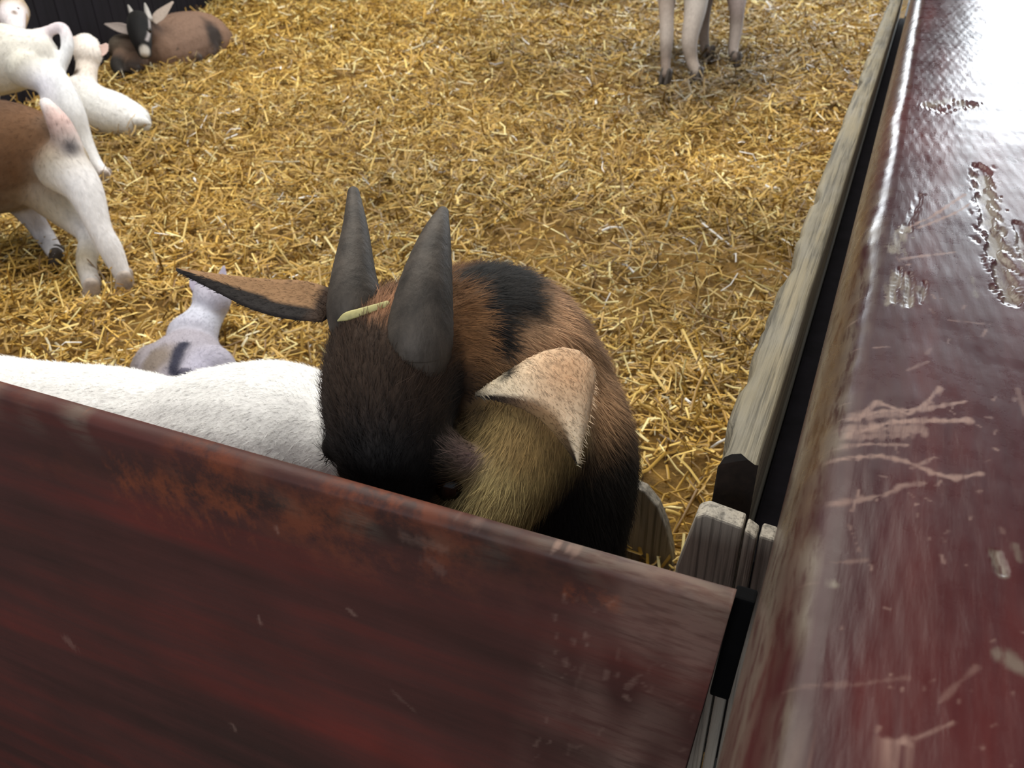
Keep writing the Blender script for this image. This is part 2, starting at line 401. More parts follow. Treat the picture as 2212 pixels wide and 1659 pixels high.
low = np.clip((.004 - V[:, 0]) / .012, 0, 1) * np.clip(.65 + .4 * N2(s2, 120), 0, 1); bare = np.maximum(bare, low * .8)
V[:, 2] -= gm * .0028 * onTop
V[:, 2] += onTop * (.00010 * N1(V * np.array([1, .3, 1]), 200) + .0004 * N2(V, 18))
rim = np.clip(1 - np.abs(prof[:, 0] - .006) / .014, 0, 1)
V[:, 0] += np.tile(rim, len(ys)) * .0012 * N3(V * np.array([0, 1, 0]), 55)
rail = mesh_obj('top_rail', V, grid_faces(npf, len(ys)), RAILPAINT, fence, attrs={'wear': wear, 'bare': bare, 'rust': np.zeros(len(V))})
v, f = box(-.0135, .292, -.25, 4.2, .40, .505, .003); mesh_obj('rail_beam', v, f, RAILPAINT, fence, smooth=False)
# weathered plank beside the rail, gnawed along its pen side
zg = .50
na, nb = 300, 12; ysp = np.linspace(.682, 4.2, na)
sec = [(-.048, .27), (-.048, zg - .004), (-.051, zg - .0005), (-.058, zg), (-.066, zg), (-.074, zg), (-.082, zg - .001), (-.087, zg - .004), (-.0905, zg - .010), (-.0905, .27)]
V = np.array([[(x, y, z) for x, z in sec] for y in ysp]).reshape(-1, 3)
lf = np.clip((-.078 - V[:, 0]) / .012, 0, 1) * (V[:, 2] > .45)
bite = np.clip(N1(V * np.array([0, 1, 0]), 26) - .35, 0, 2) * .006 + np.clip(N2(V * np.array([0, 1, 0]), 60) - .6, 0, 2) * .003
V[:, 0] += lf * bite; V[:, 2] -= lf * bite * .8 - .0008 * N3(V, 40)
V[:, 1] += (V[:, 1] < .683) * .004 * N3(V, 200)
ns = len(sec); Fs = [tuple(q) for q in grid_faces(ns, na)]
Fs += [tuple(range(ns)), tuple(reversed([(na - 1) * ns + i for i in range(ns)]))]
o = mesh_obj('weathered_plank', V, Fs, GREY_Y, fence); tag(o, 'bare grey weathered plank with a gnawed edge'); o.data.materials.append(DARKEND); o.data.polygons[len(Fs) - 2].material_index = 1
bpy.context.view_layer.objects.active = o
for y in (1.9, 3.6):
    v, f = box(-.046, -.018, y, y + .09, -.40, .20, .004); mesh_obj('post', v, f, GREY_Z, fence, smooth=False)
for x in (.05, .21):
    for y in (.9, 3.4):
        v, f = box(x, x + .07, y, y + .07, -.40, .402, .004); mesh_obj('post', v, f, GREY_Z, fence, smooth=False)
# lower boards close the gap below the plank
for z0, z1 in ((.02, .15), (.16, .36)):
    v, f = box(-.047, -.019, .70, 4.2, z0, z1, .004); mesh_obj('fence_board', v, f, DARKWOOD, fence, smooth=False)
v, f = box(-.089, -.050, .688, .74, .04, .40, .003); mesh_obj('corner_post', v, f, DARKWOOD, fence, smooth=False)
# short upright slats whose slanting heads leave a V-shaped gap
def slat(name, poly, y, th, lean=0.0):
    """poly: (x,z) outline, counter-clockwise from the front"""
    a = [(x, y + lean * z, z) for x, z in poly]; b = [(x, y + th + lean * z, z) for x, z in poly]; n = len(poly)
    Fs = [tuple(range(n)), tuple(range(2 * n - 1, n - 1, -1))] + [(i, i + n, (i + 1) % n + n, (i + 1) % n) for i in range(n)]
    o = mesh_obj(name, np.array(a + b), Fs, GREY_Z, fence, smooth=False)
    m = o.modifiers.new('bevel', 'BEVEL'); m.width = .0025; m.segments = 2; return o
ysl = .60
def sp(x, y): p = PY(x, y, ysl); return (p[0], p[2])
tl, tr = sp(1503, 1107), sp(1640, 1122); ll = sp(1460, 1222)
o = slat('slat', [(ll[0] - .006, -.05), (-.048, -.05), (-.046, tl[1] - .004), (tl[0] + .008, tl[1] + .001), (tl[0], tl[1] - .005), (ll[0], ll[1])], ysl, .022)
o = slat('slat', [(-.046, -.05), (-.034, -.05), (-.033, tl[1] - .012), (-.044, tl[1] - .006)], ysl, .02)
o = slat('slat', [(-.032, -.05), (-.0175, -.05), (-.0175, tl[1] - .012), (-.031, tl[1] - .011)], ysl + .004, .02)
ysl = 1.02
c = [sp(1340, 1040), sp(1392, 1062), sp(1420, 1096), sp(1438, 1140), sp(1450, 1190), sp(1456, 1240)]
zb = -.05
slat('slat', [(c[0][0], zb), (c[-1][0] + .006, zb)] + c[::-1], ysl, .022)

# ------------------------------------------------------------------ front gate panel
gate = empty('gate', (-.75, .455, -.40))
tag(gate, 'dark red-brown painted wooden gate panel across the foreground', 'gate')
YB, YF, ZT = .463, .445, .55
xs = np.concatenate([np.arange(-1.75, -.95, .01), np.arange(-.95, -.031, .0026)]); xs[-1] = -.032
zf = np.concatenate([np.arange(-.40, .10, .012), np.arange(.10, .5425, .0028)])
prof = [(YF, z) for z in zf] + [(YF + .0007, ZT - .0055), (YF + .003, ZT - .0025), (YF + .006, ZT - .0006), (YF + .010, ZT), (YF + .015, ZT - .0006), (YB - .001, ZT - .002), (YB, ZT - .006), (YB, -.40)]
prof = np.array(prof)
npf = len(prof); V = np.zeros((len(xs), npf, 3)); V[:, :, 0] = xs[:, None]; V[:, :, 1] = prof[None, :, 0]; V[:, :, 2] = prof[None, :, 1]
V = V.reshape(-1, 3)
def gp(pts): return [PY(x, y, YF)[[0, 2]] for x, y in pts]
def gw(x, y, w): return np.linalg.norm(PY(x + w, y, YF) - PY(x, y, YF))
gpale = []
for pts, w, val in [
    ([(1195, 1190), (1240, 1200), (1310, 1216), (1345, 1228)], 9, .95), ([(1275, 1372), (1282, 1400)], 5, .7), ([(1278, 1440), (1262, 1500)], 6, .3),
    ([(1400, 1462), (1370, 1490)], 5, .5), ([(1372, 1512), (1380, 1520)], 8, .6), ([(1385, 1585), (1390, 1592)], 7, .5),
    ([(1320, 1582), (1322, 1600)], 4, .5), ([(1275, 1630), (1285, 1625)], 8, .4), ([(1470, 1390), (1440, 1430)], 6, .3),
    ([(559, 1335), (563, 1350)], 4, .7), ([(755, 1322), (768, 1334)], 6, .75), ([(600, 1135), (603, 1150)], 4, .6),
    ([(148, 1384), (155, 1392)], 10, .4), ([(502, 1568), (508, 1578)], 6, .7), ([(1128, 1312), (1129, 1320)], 3, .8),
    ([(1290, 1640), (1330, 1660)], 14, .3), ([(860, 1500), (905, 1545)], 5, .25), ([(800, 1060), (900, 1090), (1020, 1140)], 8, .45),
    ([(880, 1160), (960, 1185)], 14, .28), ([(930, 1210), (960, 1235)], 14, .25)]:
    x, y = pts[0]; gpale.append((gp(pts), gw(x, y, w * .7), val * (.95 if val > .9 else .6)))
for _ in range(60):
    x = rng.uniform(1180, 1560); y = rng.uniform(1280, 1650); a = rng.uniform(1.0, 2.6); l = rng.uniform(3, 26)
    gpale.append((gp([(x, y), (x + l * math.cos(a), y + l * math.sin(a))]), gw(x, y, rng.uniform(1.5, 5)), rng.uniform(.1, .35)))
UV = V[:, [0, 2]].copy(); front = V[:, 1] < .4475
wear = stroke_mask(UV, gpale)
wear = np.maximum(wear, np.clip((V[:, 0] + .20) / .15, 0, 1) * np.clip(.24 + .18 * N1(V, 60), 0, .5))
rust = np.clip(1 - (ZT - V[:, 2]) / .11, 0, 1) * np.clip(.5 + .6 * N2(V * np.array([1, 1, 1.6]), 16), 0, 1) * np.clip((-.20 - V[:, 0]) / .1, .15, 1)
rust = np.maximum(rust, stroke_mask(UV, [(gp([(1260, 1290), (1330, 1310)]), gw(1260, 1290, 22), .8), (gp([(300, 1060), (520, 1080)]), gw(400, 1060, 40), .6)]))
bare = np.clip(1 - (ZT - V[:, 2]) / .05, 0, 1) * np.clip(.3 * N3(V * np.array([1, 1, 2]), 30) - .05, 0, .5)
bare = np.maximum(bare, np.clip(.25 + .25 * N1(V * np.array([1, 1, 1]), 50), 0, .6) * (V[:, 2] > ZT - .0035) * np.clip((V[:, 0] + .20) / .05, 0, 1))  # pale top edge at the right also paints in its highlight
# slanting right-hand end
tt = np.clip((ZT - V[:, 2]) / .22, 0, 4); V[:, 0] -= .016 * tt * np.clip((V[:, 0] + .5) / .468, 0, 1)
V[:, 1] += front * .0012 * N2(V * np.array([.5, 0, 3]), 9)
Fs = [tuple(q) for q in grid_faces(npf, len(xs))]
Fs += [tuple(range(npf)), tuple(reversed([(len(xs) - 1) * npf + i for i in range(npf)]))]
mesh_obj('panel', V, Fs, GATEPAINT, gate, attrs={'wear': wear, 'bare': bare, 'rust': rust})  # bare also carries the painted highlight of the top right edge
a = PY(1606, 1278, .470); b = PY(1560, 1492, .470)
v, f = box(-.0335, -.0180, .462, .476, b[2], a[2], .002); v[:, 0] -= (a[2] - v[:, 2]) * .05
mesh_obj('black_strip', v, f, MATTE_BLACK, gate, smooth=False)  # plain black strip set in the gap beside the panel end

# ------------------------------------------------------------------ goats
def remesh(parts, voxel, smooth_it):
    V, Fs = join(parts)
    me = bpy.data.meshes.new('tmp'); me.from_pydata([tuple(q) for q in V], [], Fs); me.update()
    o = bpy.data.objects.new('tmp', me); COL.objects.link(o)
    m = o.modifiers.new('r', 'REMESH'); m.mode = 'VOXEL'; m.voxel_size = voxel
    s = o.modifiers.new('s', 'SMOOTH'); s.factor = .5; s.iterations = smooth_it
    dg = bpy.context.evaluated_depsgraph_get(); ev = o.evaluated_get(dg); m2 = bpy.data.meshes.new_from_object(ev)
    n = len(m2.vertices); co = np.empty(n * 3); m2.vertices.foreach_get('co', co)
    Fo = [tuple(p.vertices) for p in m2.polygons]
    bpy.data.objects.remove(o); bpy.data.meshes.remove(me); bpy.data.meshes.remove(m2)
    return co.reshape(-1, 3), Fo
def seg_dist(X, a, b):
    ab = b - a; t = np.clip(((X - a) @ ab) / (ab @ ab + 1e-12), 0, 1)
    return np.linalg.norm(X - a - t[:, None] * ab, axis=1), t
def ear_leaf(outline_mid, widths, normal, thick, cup=.35, nseg=10):
    """leaf-shaped ear: centre line, half widths, face normal; closed thin shell"""
    n = 14; C = catmull(outline_mid, n); Wd = np.maximum(catmull(np.array(widths)[:, None], n)[:, 0], .001)
    T = np.gradient(C, axis=0); T /= np.linalg.norm(T, axis=1)[:, None]; V = []
    for c, t, w in zip(C, T, Wd):
        nn = np.array(normal, float); nn -= t * (nn @ t); nn /= np.linalg.norm(nn); s = np.cross(t, nn)
        for sg in (1, -1):
            for k in range(nseg):
                u = -1 + 2 * k / (nseg - 1)
                if sg < 0: u = -u
                V.append(c + s * w * u + nn * (cup * w * u * u + sg * thick * .5 * (1 - .8 * u * u)))
    m = 2 * nseg; Fs = []
    for i in range(n - 1):
        for k in range(m):
            Fs.append((i * m + k, i * m + (k + 1) % m, (i + 1) * m + (k + 1) % m, (i + 1) * m + k))
    Fs.append(tuple(range(m - 1, -1, -1))); Fs.append(tuple((n - 1) * m + k for k in range(m)))
    return np.array(V), Fs
def ear_ruled(U, L, bulge, thick, nseg=10, n=14):
    """ear between two edge curves, bulging towards the viewer's side"""
    A, B = catmull(U, n), catmull(L, n); V = []
    for i in range(n):
        c = (A[i] + B[i]) / 2; w = np.linalg.norm(A[i] - B[i]); nn = (R @ np.array([.1, -.25, -.95])) if i else R @ np.array([0, 0, -1.])
        nn = nn / np.linalg.norm(nn)
        for sg in (1, -1):
            for k in range(nseg):
                u = -1 + 2 * k / (nseg - 1); u = u if sg > 0 else -u
                p = c + (A[i] - B[i]) * .5 * u
                V.append(p + nn * (bulge * w * (1 - u * u) + sg * thick * .5 * (1 - .8 * u * u)))
    m = 2 * nseg; Fs = []
    for i in range(n - 1):
        for k in range(m): Fs.append((i * m + k, i * m + (k + 1) % m, (i + 1) * m + (k + 1) % m, (i + 1) * m + k))
    Fs.append(tuple(range(m - 1, -1, -1))); Fs.append(tuple((n - 1) * m + k for k in range(m)))
    return np.array(V), Fs
class Goat:
    def __init__(s, name, loc, label, voxel=.006, smooth=4, group=None):
        s.root = empty(name, loc); tag(s.root, label, 'goat', group)
        s.tubes, s.segs, s.shells, s.paints, s.voxel, s.smooth = [], [], [], [], voxel, smooth
        s.fl = []
    def t(s, pts, rads, col, up=(0, 0, 1), flow=1):
        """one limb of the continuous body; col colours the coat nearest to it (a colour or one per point)"""
        pts = [np.asarray(p, float) for p in pts]; s.tubes.append(tube(pts, rads, up))
        cols = [lin(col)] * len(pts) if isinstance(col, str) else [lin(c) for c in col]
        rm = [r if np.isscalar(r) else (r[0] + r[1]) / 2 for r in rads]
        for i in range(len(pts) - 1):
            s.segs.append((pts[i], pts[i + 1], rm[i], rm[i + 1], cols[i], cols[i + 1], flow))
    def ear(s, mid, widths, normal, thick, colf, cup=.35): s.shells.append((ear_leaf(mid, widths, normal, thick, cup), colf))
    def paint(s, c, r, col, soft=.5, amt=1.0, stretch=None): s.paints.append((np.asarray(c, float), r, lin(col), soft, amt, stretch))
    def paintline(s, pts, r, col, soft=.5, amt=1.0): s.paints.append((np.asarray(pts, float), r, lin(col), soft, amt, 'line'))
    def build(s, fur_n=0, fur_len=.015, fur_w=.0006, lift=.35, seed=0, var=.27):
        s.var = var
        V, Fs = remesh(s.tubes, s.voxel, s.smooth); nb = s.nb = len(V)
        wsum = np.zeros(nb); C = np.zeros((nb, 3)); FL = np.zeros((nb, 3))
        for a, b, ra, rb, ca, cb, fl in s.segs:
            d, t = seg_dist(V, a, b); d = d - (ra + (rb - ra) * t)
            w = np.exp(-np.clip(d, -.02, 1) / (.006 + .08 * max(ra, rb)))
            wsum += w; C += w[:, None] * (ca + (cb - ca) * t[:, None]); dd = (b - a) / (np.linalg.norm(b - a) + 1e-9); FL += w[:, None] * dd * fl
        C /= wsum[:, None] + 1e-12
        if s.shells:
            vs, fs = [V], list(Fs); o = nb; cc = [C]; ff = [FL]
            for (ev, ef), colf in s.shells:
                vs.append(ev); fs += [tuple(i + o for i in q) for q in ef]; o += len(ev)
                u = np.linspace(0, 1, 14).repeat(20); k = np.tile(np.concatenate([np.linspace(-1, 1, 10), np.linspace(1, -1, 10)]), 14)
                sd = np.tile(np.concatenate([np.ones(10), -np.ones(10)]), 14)
                cc.append(np.array([lin(colf(a, b, c)) for a, b, c in zip(u, k, sd)])); ff.append(np.repeat((ev[-20:].mean(0) - ev[:20].mean(0))[None], len(ev), 0))
            V = np.vstack(vs); Fs = fs; C = np.vstack(cc); FL = np.vstack(ff)
        def snap(p):
            r_ = p - CAM; r_ = r_ / np.linalg.norm(r_); q = V - CAM; t_ = q @ r_
            dd_ = np.linalg.norm(q - t_[:, None] * r_, axis=1); ok = dd_ < max(s.voxel * 1.6, dd_.min() * 1.2)
            i = np.where(ok)[0]; return V[i[np.argmin(t_[i])]]
        wob = .25 * N1(V, 40) + .2 * N2(V, 90)
        for c, r, col, soft, amt, st in s.paints:
            if isinstance(st, str):
                c = [snap(q) for q in c]; d = np.min([seg_dist(V, c[i], c[i + 1])[0] for i in range(len(c) - 1)], axis=0)
            else:
                q = V - snap(c)
                if st is not None: q = q / np.asarray(st)
                d = np.linalg.norm(q, axis=1)
            d = d * (1 + .25 * wob)
            m = np.clip((r * (1 + soft) - d) / (r * 2 * soft + 1e-9), 0, 1) * amt; m = m * m * (3 - 2 * m)
            C = C * (1 - m[:, None]) + col * m[:, None]
        s.body = mesh_obj('body', V, Fs, COAT, s.root, cols=C)
        if fur_n: s.fur(V, C, FL, fur_n, fur_len, fur_w, lift, seed)
        return s
    def fur(s, V, C, FL, n, ln, wd, lift, seed):
        me = s.body.data; me.calc_loop_triangles(); nt = len(me.loop_triangles)
        T = np.empty(nt * 3, np.int32); me.loop_triangles.foreach_get('vertices', T); T = T.reshape(-1, 3)
        vn = np.empty(len(V) * 3); me.vertices.foreach_get('normal', vn); vn = vn.reshape(-1, 3)
        a, b, c = V[T[:, 0]], V[T[:, 1]], V[T[:, 2]]; ar = np.linalg.norm(np.cross(b - a, c - a), axis=1)
        r = np.random.default_rng(seed); ti = r.choice(nt, n, p=ar / ar.sum()); u, v = r.uniform(size=(2, n)); k = u + v > 1; u[k], v[k] = 1 - u[k], 1 - v[k]
        w = np.stack([1 - u - v, u, v], 1)[:, :, None]; tv = T[ti]
        p = (V[tv] * w).sum(1); nn = (vn[tv] * w).sum(1); cc = (C[tv] * w).sum(1); fl = (FL[tv] * w).sum(1)
        nn /= np.linalg.norm(nn, axis=1)[:, None] + 1e-9
        fl /= np.linalg.norm(fl, axis=1)[:, None] + 1e-9; fl = fl + np.array([0, 0, -.35]) + r.normal(size=(n, 3)) * .22
        fl -= nn * (fl * nn).sum(1)[:, None]; fl /= np.linalg.norm(fl, axis=1)[:, None] + 1e-9
        d = fl + nn * lift * r.uniform(.4, 1.6, n)[:, None]; d /= np.linalg.norm(d, axis=1)[:, None]
        short = np.where(tv[:, 0] >= s.nb, .4, 1.0); L = (ln * short * r.uniform(.5, 1.4, n))[:, None]; sd = np.cross(d, nn); sd /= np.linalg.norm(sd, axis=1)[:, None] + 1e-9
        p0 = p - nn * .001; mid = p0 + d * L * .55; tip = p0 + (d + fl * .35) / 1.2 * L
        Vf = np.stack([p0 - sd * wd * .5, p0 + sd * wd * .5, mid + sd * wd * .35, mid - sd * wd * .35, tip], 1).reshape(-1, 3)
        base = np.arange(n)[:, None] * 5
        Fs = np.vstack([base + np.array([[0, 1, 2]]), base + np.array([[0, 2, 3]]), base + np.array([[3, 2, 4]])])
        cc = cc * r.uniform(1 - s.var, 1 + s.var * .9, n)[:, None]
        o = mesh_obj('fur', Vf, Fs, COAT, s.body, smooth=False, cols=np.repeat(np.clip(cc, 0, 1), 5, 0)); tag(o, kind='stuff')
    def horn(s, pts, rads, mat, rings=0.0, up=(0, 0, 1)):
        v, f = tube(pts, rads, up, nseg=20, nring=40)
        if rings:
            ax = np.asarray(pts[-1]) - np.asarray(pts[0]); ax = ax / np.linalg.norm(ax); C = catmull(pts, 40)
            t = (v - np.asarray(pts[0])) @ ax
            for i in range(len(v)):
                c = C[np.argmin(np.linalg.norm(C - v[i], axis=1))]; v[i] = c + (v[i] - c) * (1 + rings * math.sin(t[i] * 700))
        return mesh_obj('horn', v, f, mat, s.root)
    def hoof(s, p, dirv, w, h, mat=HOOF):
        """cloven hoof: two toes side by side"""
        p = np.asarray(p, float); d = np.array([dirv[0], dirv[1], 0.]); d /= np.linalg.norm(d); sd = np.array([-d[1], d[0], 0]); ps = []
        for k in (-1, 1):
            c = p + sd * k * w * .27
            ps.append(tube([c + np.array([0, 0, h]) - d * w * .10, c + np.array([0, 0, h * .45]) + d * w * .05, c + np.array([0, 0, .004]) + d * w * .16],
                           [(w * .24, w * .40), (w * .27, w * .48), (w * .27, w * .55)], up=d, nseg=10))
        v, f = join(ps); return mesh_obj('hoof', v, f, mat, s.root)
    def eye(s, p, r):
        bm = bmesh.new(); bmesh.ops.create_uvsphere(bm, u_segments=16, v_segments=10, radius=r); bm.verts.index_update()
        v = np.array([q.co[:] for q in bm.verts]) + np.asarray(p); f = [tuple(q.index for q in fa.verts) for fa in bm.faces]; bm.free()
        return mesh_obj('eye', v, f, EYE, s.root)
def g0(p): p = np.array(p, float); return p
def on_ground(px, py): q = PZ(px, py, 0.0); q[2] = float(ground_h(q[0], q[1])); return q
def leg_to(g, pts, rads, col, hoof_mat=HOOF, hw=.04, face=(-1, 0)):
    """leg of the body mesh ending just above a cloven hoof; last point is on the ground"""
    pts = [np.array(p, float) for p in pts]; end = pts[-1].copy(); pts[-1] = end + np.array([0, 0, hw * .9])
    g.t(pts, rads, col); g.hoof(end, face, hw, hw * 1.1, hoof_mat)

# ---- 1. brown goat with dark horns at the gate
hero_lab = 'dark-faced brown goat with two upright horns lowering its head behind the red gate'
sh = P(1150, 985, 1.0)
g = Goat('goat', (sh[0], sh[1] + .2, 0), hero_lab, voxel=.0042, smooth=6)
BLK, DRK, BRN, TAN, OLV = '#1b1512', '#35271d', '#6b4a2d', '#9c7654', '#8f7a4c'
rump = np.array([-.50, 1.20, .235])
g.t([P(862, 1240, .855), P(858, 1150, .845), P(852, 1060, .832), P(846, 960, .825), P(843, 850, .832), P(862, 760, .855), P(900, 740, .89)],
    [(.026, .028), (.032, .036), (.042, .050), (.058, .066), (.066, .074), (.066, .066), (.06, .06)], [BLK, BLK, BLK, BLK, DRK, '#33241a', BRN], up=R @ np.array([0, 0, -1.]))
g.t([P(1010, 1000, .815), P(965, 985, .806)], [.019, .023], ['#4f3f3c', BLK])                      # brow over the eye
g.t([P(728, 965, .835), P(760, 950, .82)], [.016, .022], BLK)
g.t([P(1010, 1120, .85), P(1075, 1030, .865), P(1130, 930, .90)], [.052, .062, .075], OLV, flow=-1)   # cheek and throat
g.t([P(900, 770, .89), P(985, 760, .92), P(1072, 772, .95), P(1110, 850, 1.0)], [.075, .092, .104, .12], [BRN, BRN, '#6b4a2e', '#7a5a3c'])
g.t([P(1110, 850, 1.0), P(1155, 985, 1.0), P(1165, 1120, 1.01)], [.115, .121, .110], ['#8d6a49', '#4a3626', BLK])
g.t([sh, (sh + rump) / 2 + np.array([0, 0, -.01]), rump], [(.118, .122), (.125, .13), (.10, .105)], ['#6b4c30', '#7d5c3c', '#6b4c30'])
fdir = np.array([.3, -1.0])
for dx in (-.055, .06):
    a = np.array([sh[0] + dx * 1.1, sh[1] - .02, .33]); e = np.array([sh[0] + dx, sh[1] - .06, 0.0]); e[2] = ground_h(e[0], e[1])
    leg_to(g, [a, (a + e) / 2 + np.array([0, -.012, 0]), e + np.array([0, .01, .10]), e], [.045, .027, .018, .018], [BLK, BLK, BLK, BLK], HOOF, .045, fdir)
for dx in (-.06, .06):
    a = rump + np.array([dx, 0, -.01]); e = np.array([rump[0] + dx * 1.2, rump[1] + .06, 0.0]); e[2] = ground_h(e[0], e[1])
    leg_to(g, [a, a + np.array([0, -.05, -.08]), e + np.array([0, .05, .10]), e], [.06, .045, .020, .018], ['#6b4c30', BRN, BLK, BLK], HOOF, .045, fdir)
g.t([rump + np.array([0, .08, .03]), rump + np.array([0, .13, -.06])], [.022, .012], DRK)
toC = R @ np.array([0, 0, -1.])
# left ear stands out sideways, right ear flops forward
g.ear([P(715, 668, .84), P(640, 655, .85), P(560, 640, .865), P(470, 612, .88), P(385, 584, .90)], [.020, .024, .019, .010, .002],
      R @ np.array([-.15, -.55, -.8]), .008, lambda u, k, sd: ('#94714f' if k > -.15 + .1 * u else '#1a1412') if u > .12 else '#3a2a1f', cup=.25)
Ue = [P(1028, 848, .835), P(1095, 803, .828), P(1165, 762, .825), P(1235, 752, .825), P(1284, 790, .822), P(1278, 870, .815), P(1262, 945, .812), P(1250, 1002, .812)]
Le = [P(1028, 856, .835), P(1080, 866, .822), P(1128, 882, .812), P(1165, 905, .808), P(1193, 932, .806), P(1216, 960, .806), P(1234, 984, .808), P(1246, 1003, .811)]
g.shells.append((ear_ruled(Ue, Le, .10, .008), lambda u, k, sd: '#efdcbc' if k > -.72 else '#221c1a'))
# coat markings: black crest along the neck, pale flank, black chest and throat
g.paint(P(1195, 690, .90), .050, '#d2a57c', .7); g.paint(P(1300, 850, .90), .055, '#b8906a', .8, .9); g.paint(P(1240, 800, .90), .05, '#c49870', .8, .8)
g.paint(P(1000, 680, .84), .035, '#7a5433', .8, .8); g.paint(P(845, 640, .86), .024, '#94694a', .8)
g.paint(P(1280, 1150, .88), .075, '#14100e', .45); g.paint(P(1360, 1080, .93), .060, '#191512', .6)
g.paint(P(1160, 1230, .88), .05, '#14100e', .6)
g.paint(P(1075, 1090, .80), .036, '#cdb87e', .8); g.paint(P(1140, 960, .83), .03, '#94794c', .8)
g.paint(P(1030, 985, .785), .017, '#7d6560', .8, .9); g.paint(P(850, 1090, .78), .06, '#0e0c0c', .5)
g.paint(P(1000, 870, .82), .03, '#1c1613', .6)
g.paintline([P(1095, 790, .86), P(1088, 700, .87), P(1085, 620, .88)], .0135, '#15110e', .45)
g.paintline([P(1075, 640, .87), P(1078, 600, .92)], .015, '#191a1b', .5); g.paintline([P(1020, 580, .92), P(1080, 572, .92), P(1135, 582, 1.0)], .018, '#1f2122', .6)
g.paintline([P(1080, 560, 1.0), rump + np.array([0, 0, .12])], .03, '#1d1a18', .6)
g.build(fur_n=150000, fur_len=.018, fur_w=.0008, lift=.33, seed=1, var=.42)
g.horn([P(768, 695, .84), P(767, 655, .837), P(765, 590, .845), P(768, 500, .865), P(764, 418, .89)],
       [(.027, .030), (.0275, .031), (.0215, .026), (.0135, .018), (.0065, .008)], HORN, .010, up=toC)
g.horn([P(906, 765, .80), P(907, 720, .795), P(920, 620, .80), P(940, 520, .82), P(956, 462, .84)],
       [(.030, .033), (.0315, .035), (.0255, .030), (.0155, .020), (.0065, .008)], HORN, .010, up=toC)
g.eye(P(972, 1052, .813), .0145)
g.eye(P(760, 1010, .828), .0145)
hero = g
# straw stalk caught between the horns
v, f = tube([P(730, 693, .797), P(748, 684, .795), P(780, 674, .797), P(838, 656, .803)], [(.0008, .0006), (.0040, .0011), (.0038, .0011), (.003, .001)], up=R @ np.array([0, 0, -1.]), nseg=8, nring=14)
o = mesh_obj('straw_stalk', v, f, mat_plain('green_straw', '#b0a76f', .6, 60, .25, (1, 1, 1), .3)); tag(o, 'flat pale straw stalk lying across the head between the dark horns', 'straw')

# ---- 2. white goat along the gate
g = Goat('goat', (-.95, .74, 0), 'pure white short-haired goat with its back just above the red gate', voxel=.006, smooth=8)
WH = '#f6f5f3'
yw = .74
def wp(px, py, dr): p = PY(px, py, yw); p[2] -= dr; return p
g.t([wp(700, 850, .09), wp(640, 822, .105), wp(555, 800, .115), wp(450, 812, .108), wp(350, 836, .10), wp(200, 815, .115), wp(0, 800, .13), wp(-250, 760, .13), wp(-400, 720, .11)],
    [(.075, .08), (.108, .10), (.118, .112), (.105, .107), (.098, .10), (.118, .115), (.13, .13), (.125, .13), (.09, .10)], WH)
tp = wp(715, 850, .05); g.t([tp, tp + np.array([.035, .01, -.02]), tp + np.array([.04, .015, -.09])], [.028, .022, .010], WH)
for k, (px, dy) in enumerate(((610, -.06), (600, .07), (-180, -.055), (-190, .06))):
    a = wp(px, 900, .10); a[1] += dy; e = a.copy(); e[2] = ground_h(e[0], e[1]); mid = (a + e) / 2 + np.array([(.03 if k < 2 else -.01), 0, 0])
    leg_to(g, [a, mid, e + np.array([.0, 0, .09]), e], [.06 if k < 2 else .045, .028, .018, .018], [WH] * 4, HOOF_PALE, .042, (-1, 0))
na_ = wp(-400, 720, .08); hd = na_ + np.array([-.20, .02, .17])
g.t([hd, na_], [.065, .095], WH, flow=-1)
g.t([hd + np.array([.02, 0, .02]), hd + np.array([-.08, 0, .0]), hd + np.array([-.17, 0, -.05])], [(.05, .06), (.048, .055), (.028, .03)], WH, flow=-1)
for sg in (-1, 1):
    g.ear([hd + np.array([.01, .04 * sg, .03]), hd + np.array([.02, .10 * sg, .04]), hd + np.array([.02, .16 * sg, .02])], [.018, .025, .004], (-.5, 0, .8), .008, lambda u, k, sd: '#e5d9d0')
g.build(fur_n=70000, fur_len=.012, fur_w=.0008, lift=.30, seed=2, var=.10)
for sg in (-1, 1): g.eye(hd + np.array([-.06, .043 * sg, .02]), .013)

# ---- 3. brown-backed goat with white hind legs at the left edge
g = Goat('goat', on_ground(150, 600), 'brown-backed goat with white hind legs walking off at the left edge', voxel=.008, smooth=4)
dA = 2.30
CR, WB = '#bdb29f', '#e9e6e6'
g.t([P(140, 345, dA), P(85, 330, dA), P(10, 335, dA + .02), P(-120, 350, dA + .06), P(-260, 350, dA + .12), P(-330, 320, dA + .14)],
    [.062, .110, .148, .155, .14, .10], ['#c9bca6', '#6d4c31', '#523926', '#5f4229', '#5f4229', '#5f4229'])
g.t([P(-330, 300, dA + .14), P(-400, 210, dA + .16)], [.09, .07], '#6b4a30', flow=-1)
g.t([P(-400, 200, dA + .16), P(-450, 225, dA + .15), P(-500, 270, dA + .14)], [.065, .055, .03], '#6b4a30', flow=-1)
e1 = on_ground(276, 632); e2 = on_ground(206, 645); e3 = on_ground(133, 585); e4 = on_ground(-120, 620)
leg_to(g, [P(135, 360, dA - .05), P(182, 410, dA - .06), P(216, 495, dA - .06), P(240, 540, dA - .05), e1], [.070, .048, .031, .031, .021], [CR, WB, WB, WB, WB], HOOF_PALE, .05, (-.6, -.5))
leg_to(g, [P(80, 400, dA + .02), P(140, 462, dA + .04), P(194, 508, dA + .03), P(186, 565, dA - .02), e2], [.065, .040, .033, .027, .024], ['#8f7d66', CR, WB, '#a69a86', '#b5b0ae'], HOOF_PALE, .05, (-.6, -.5))
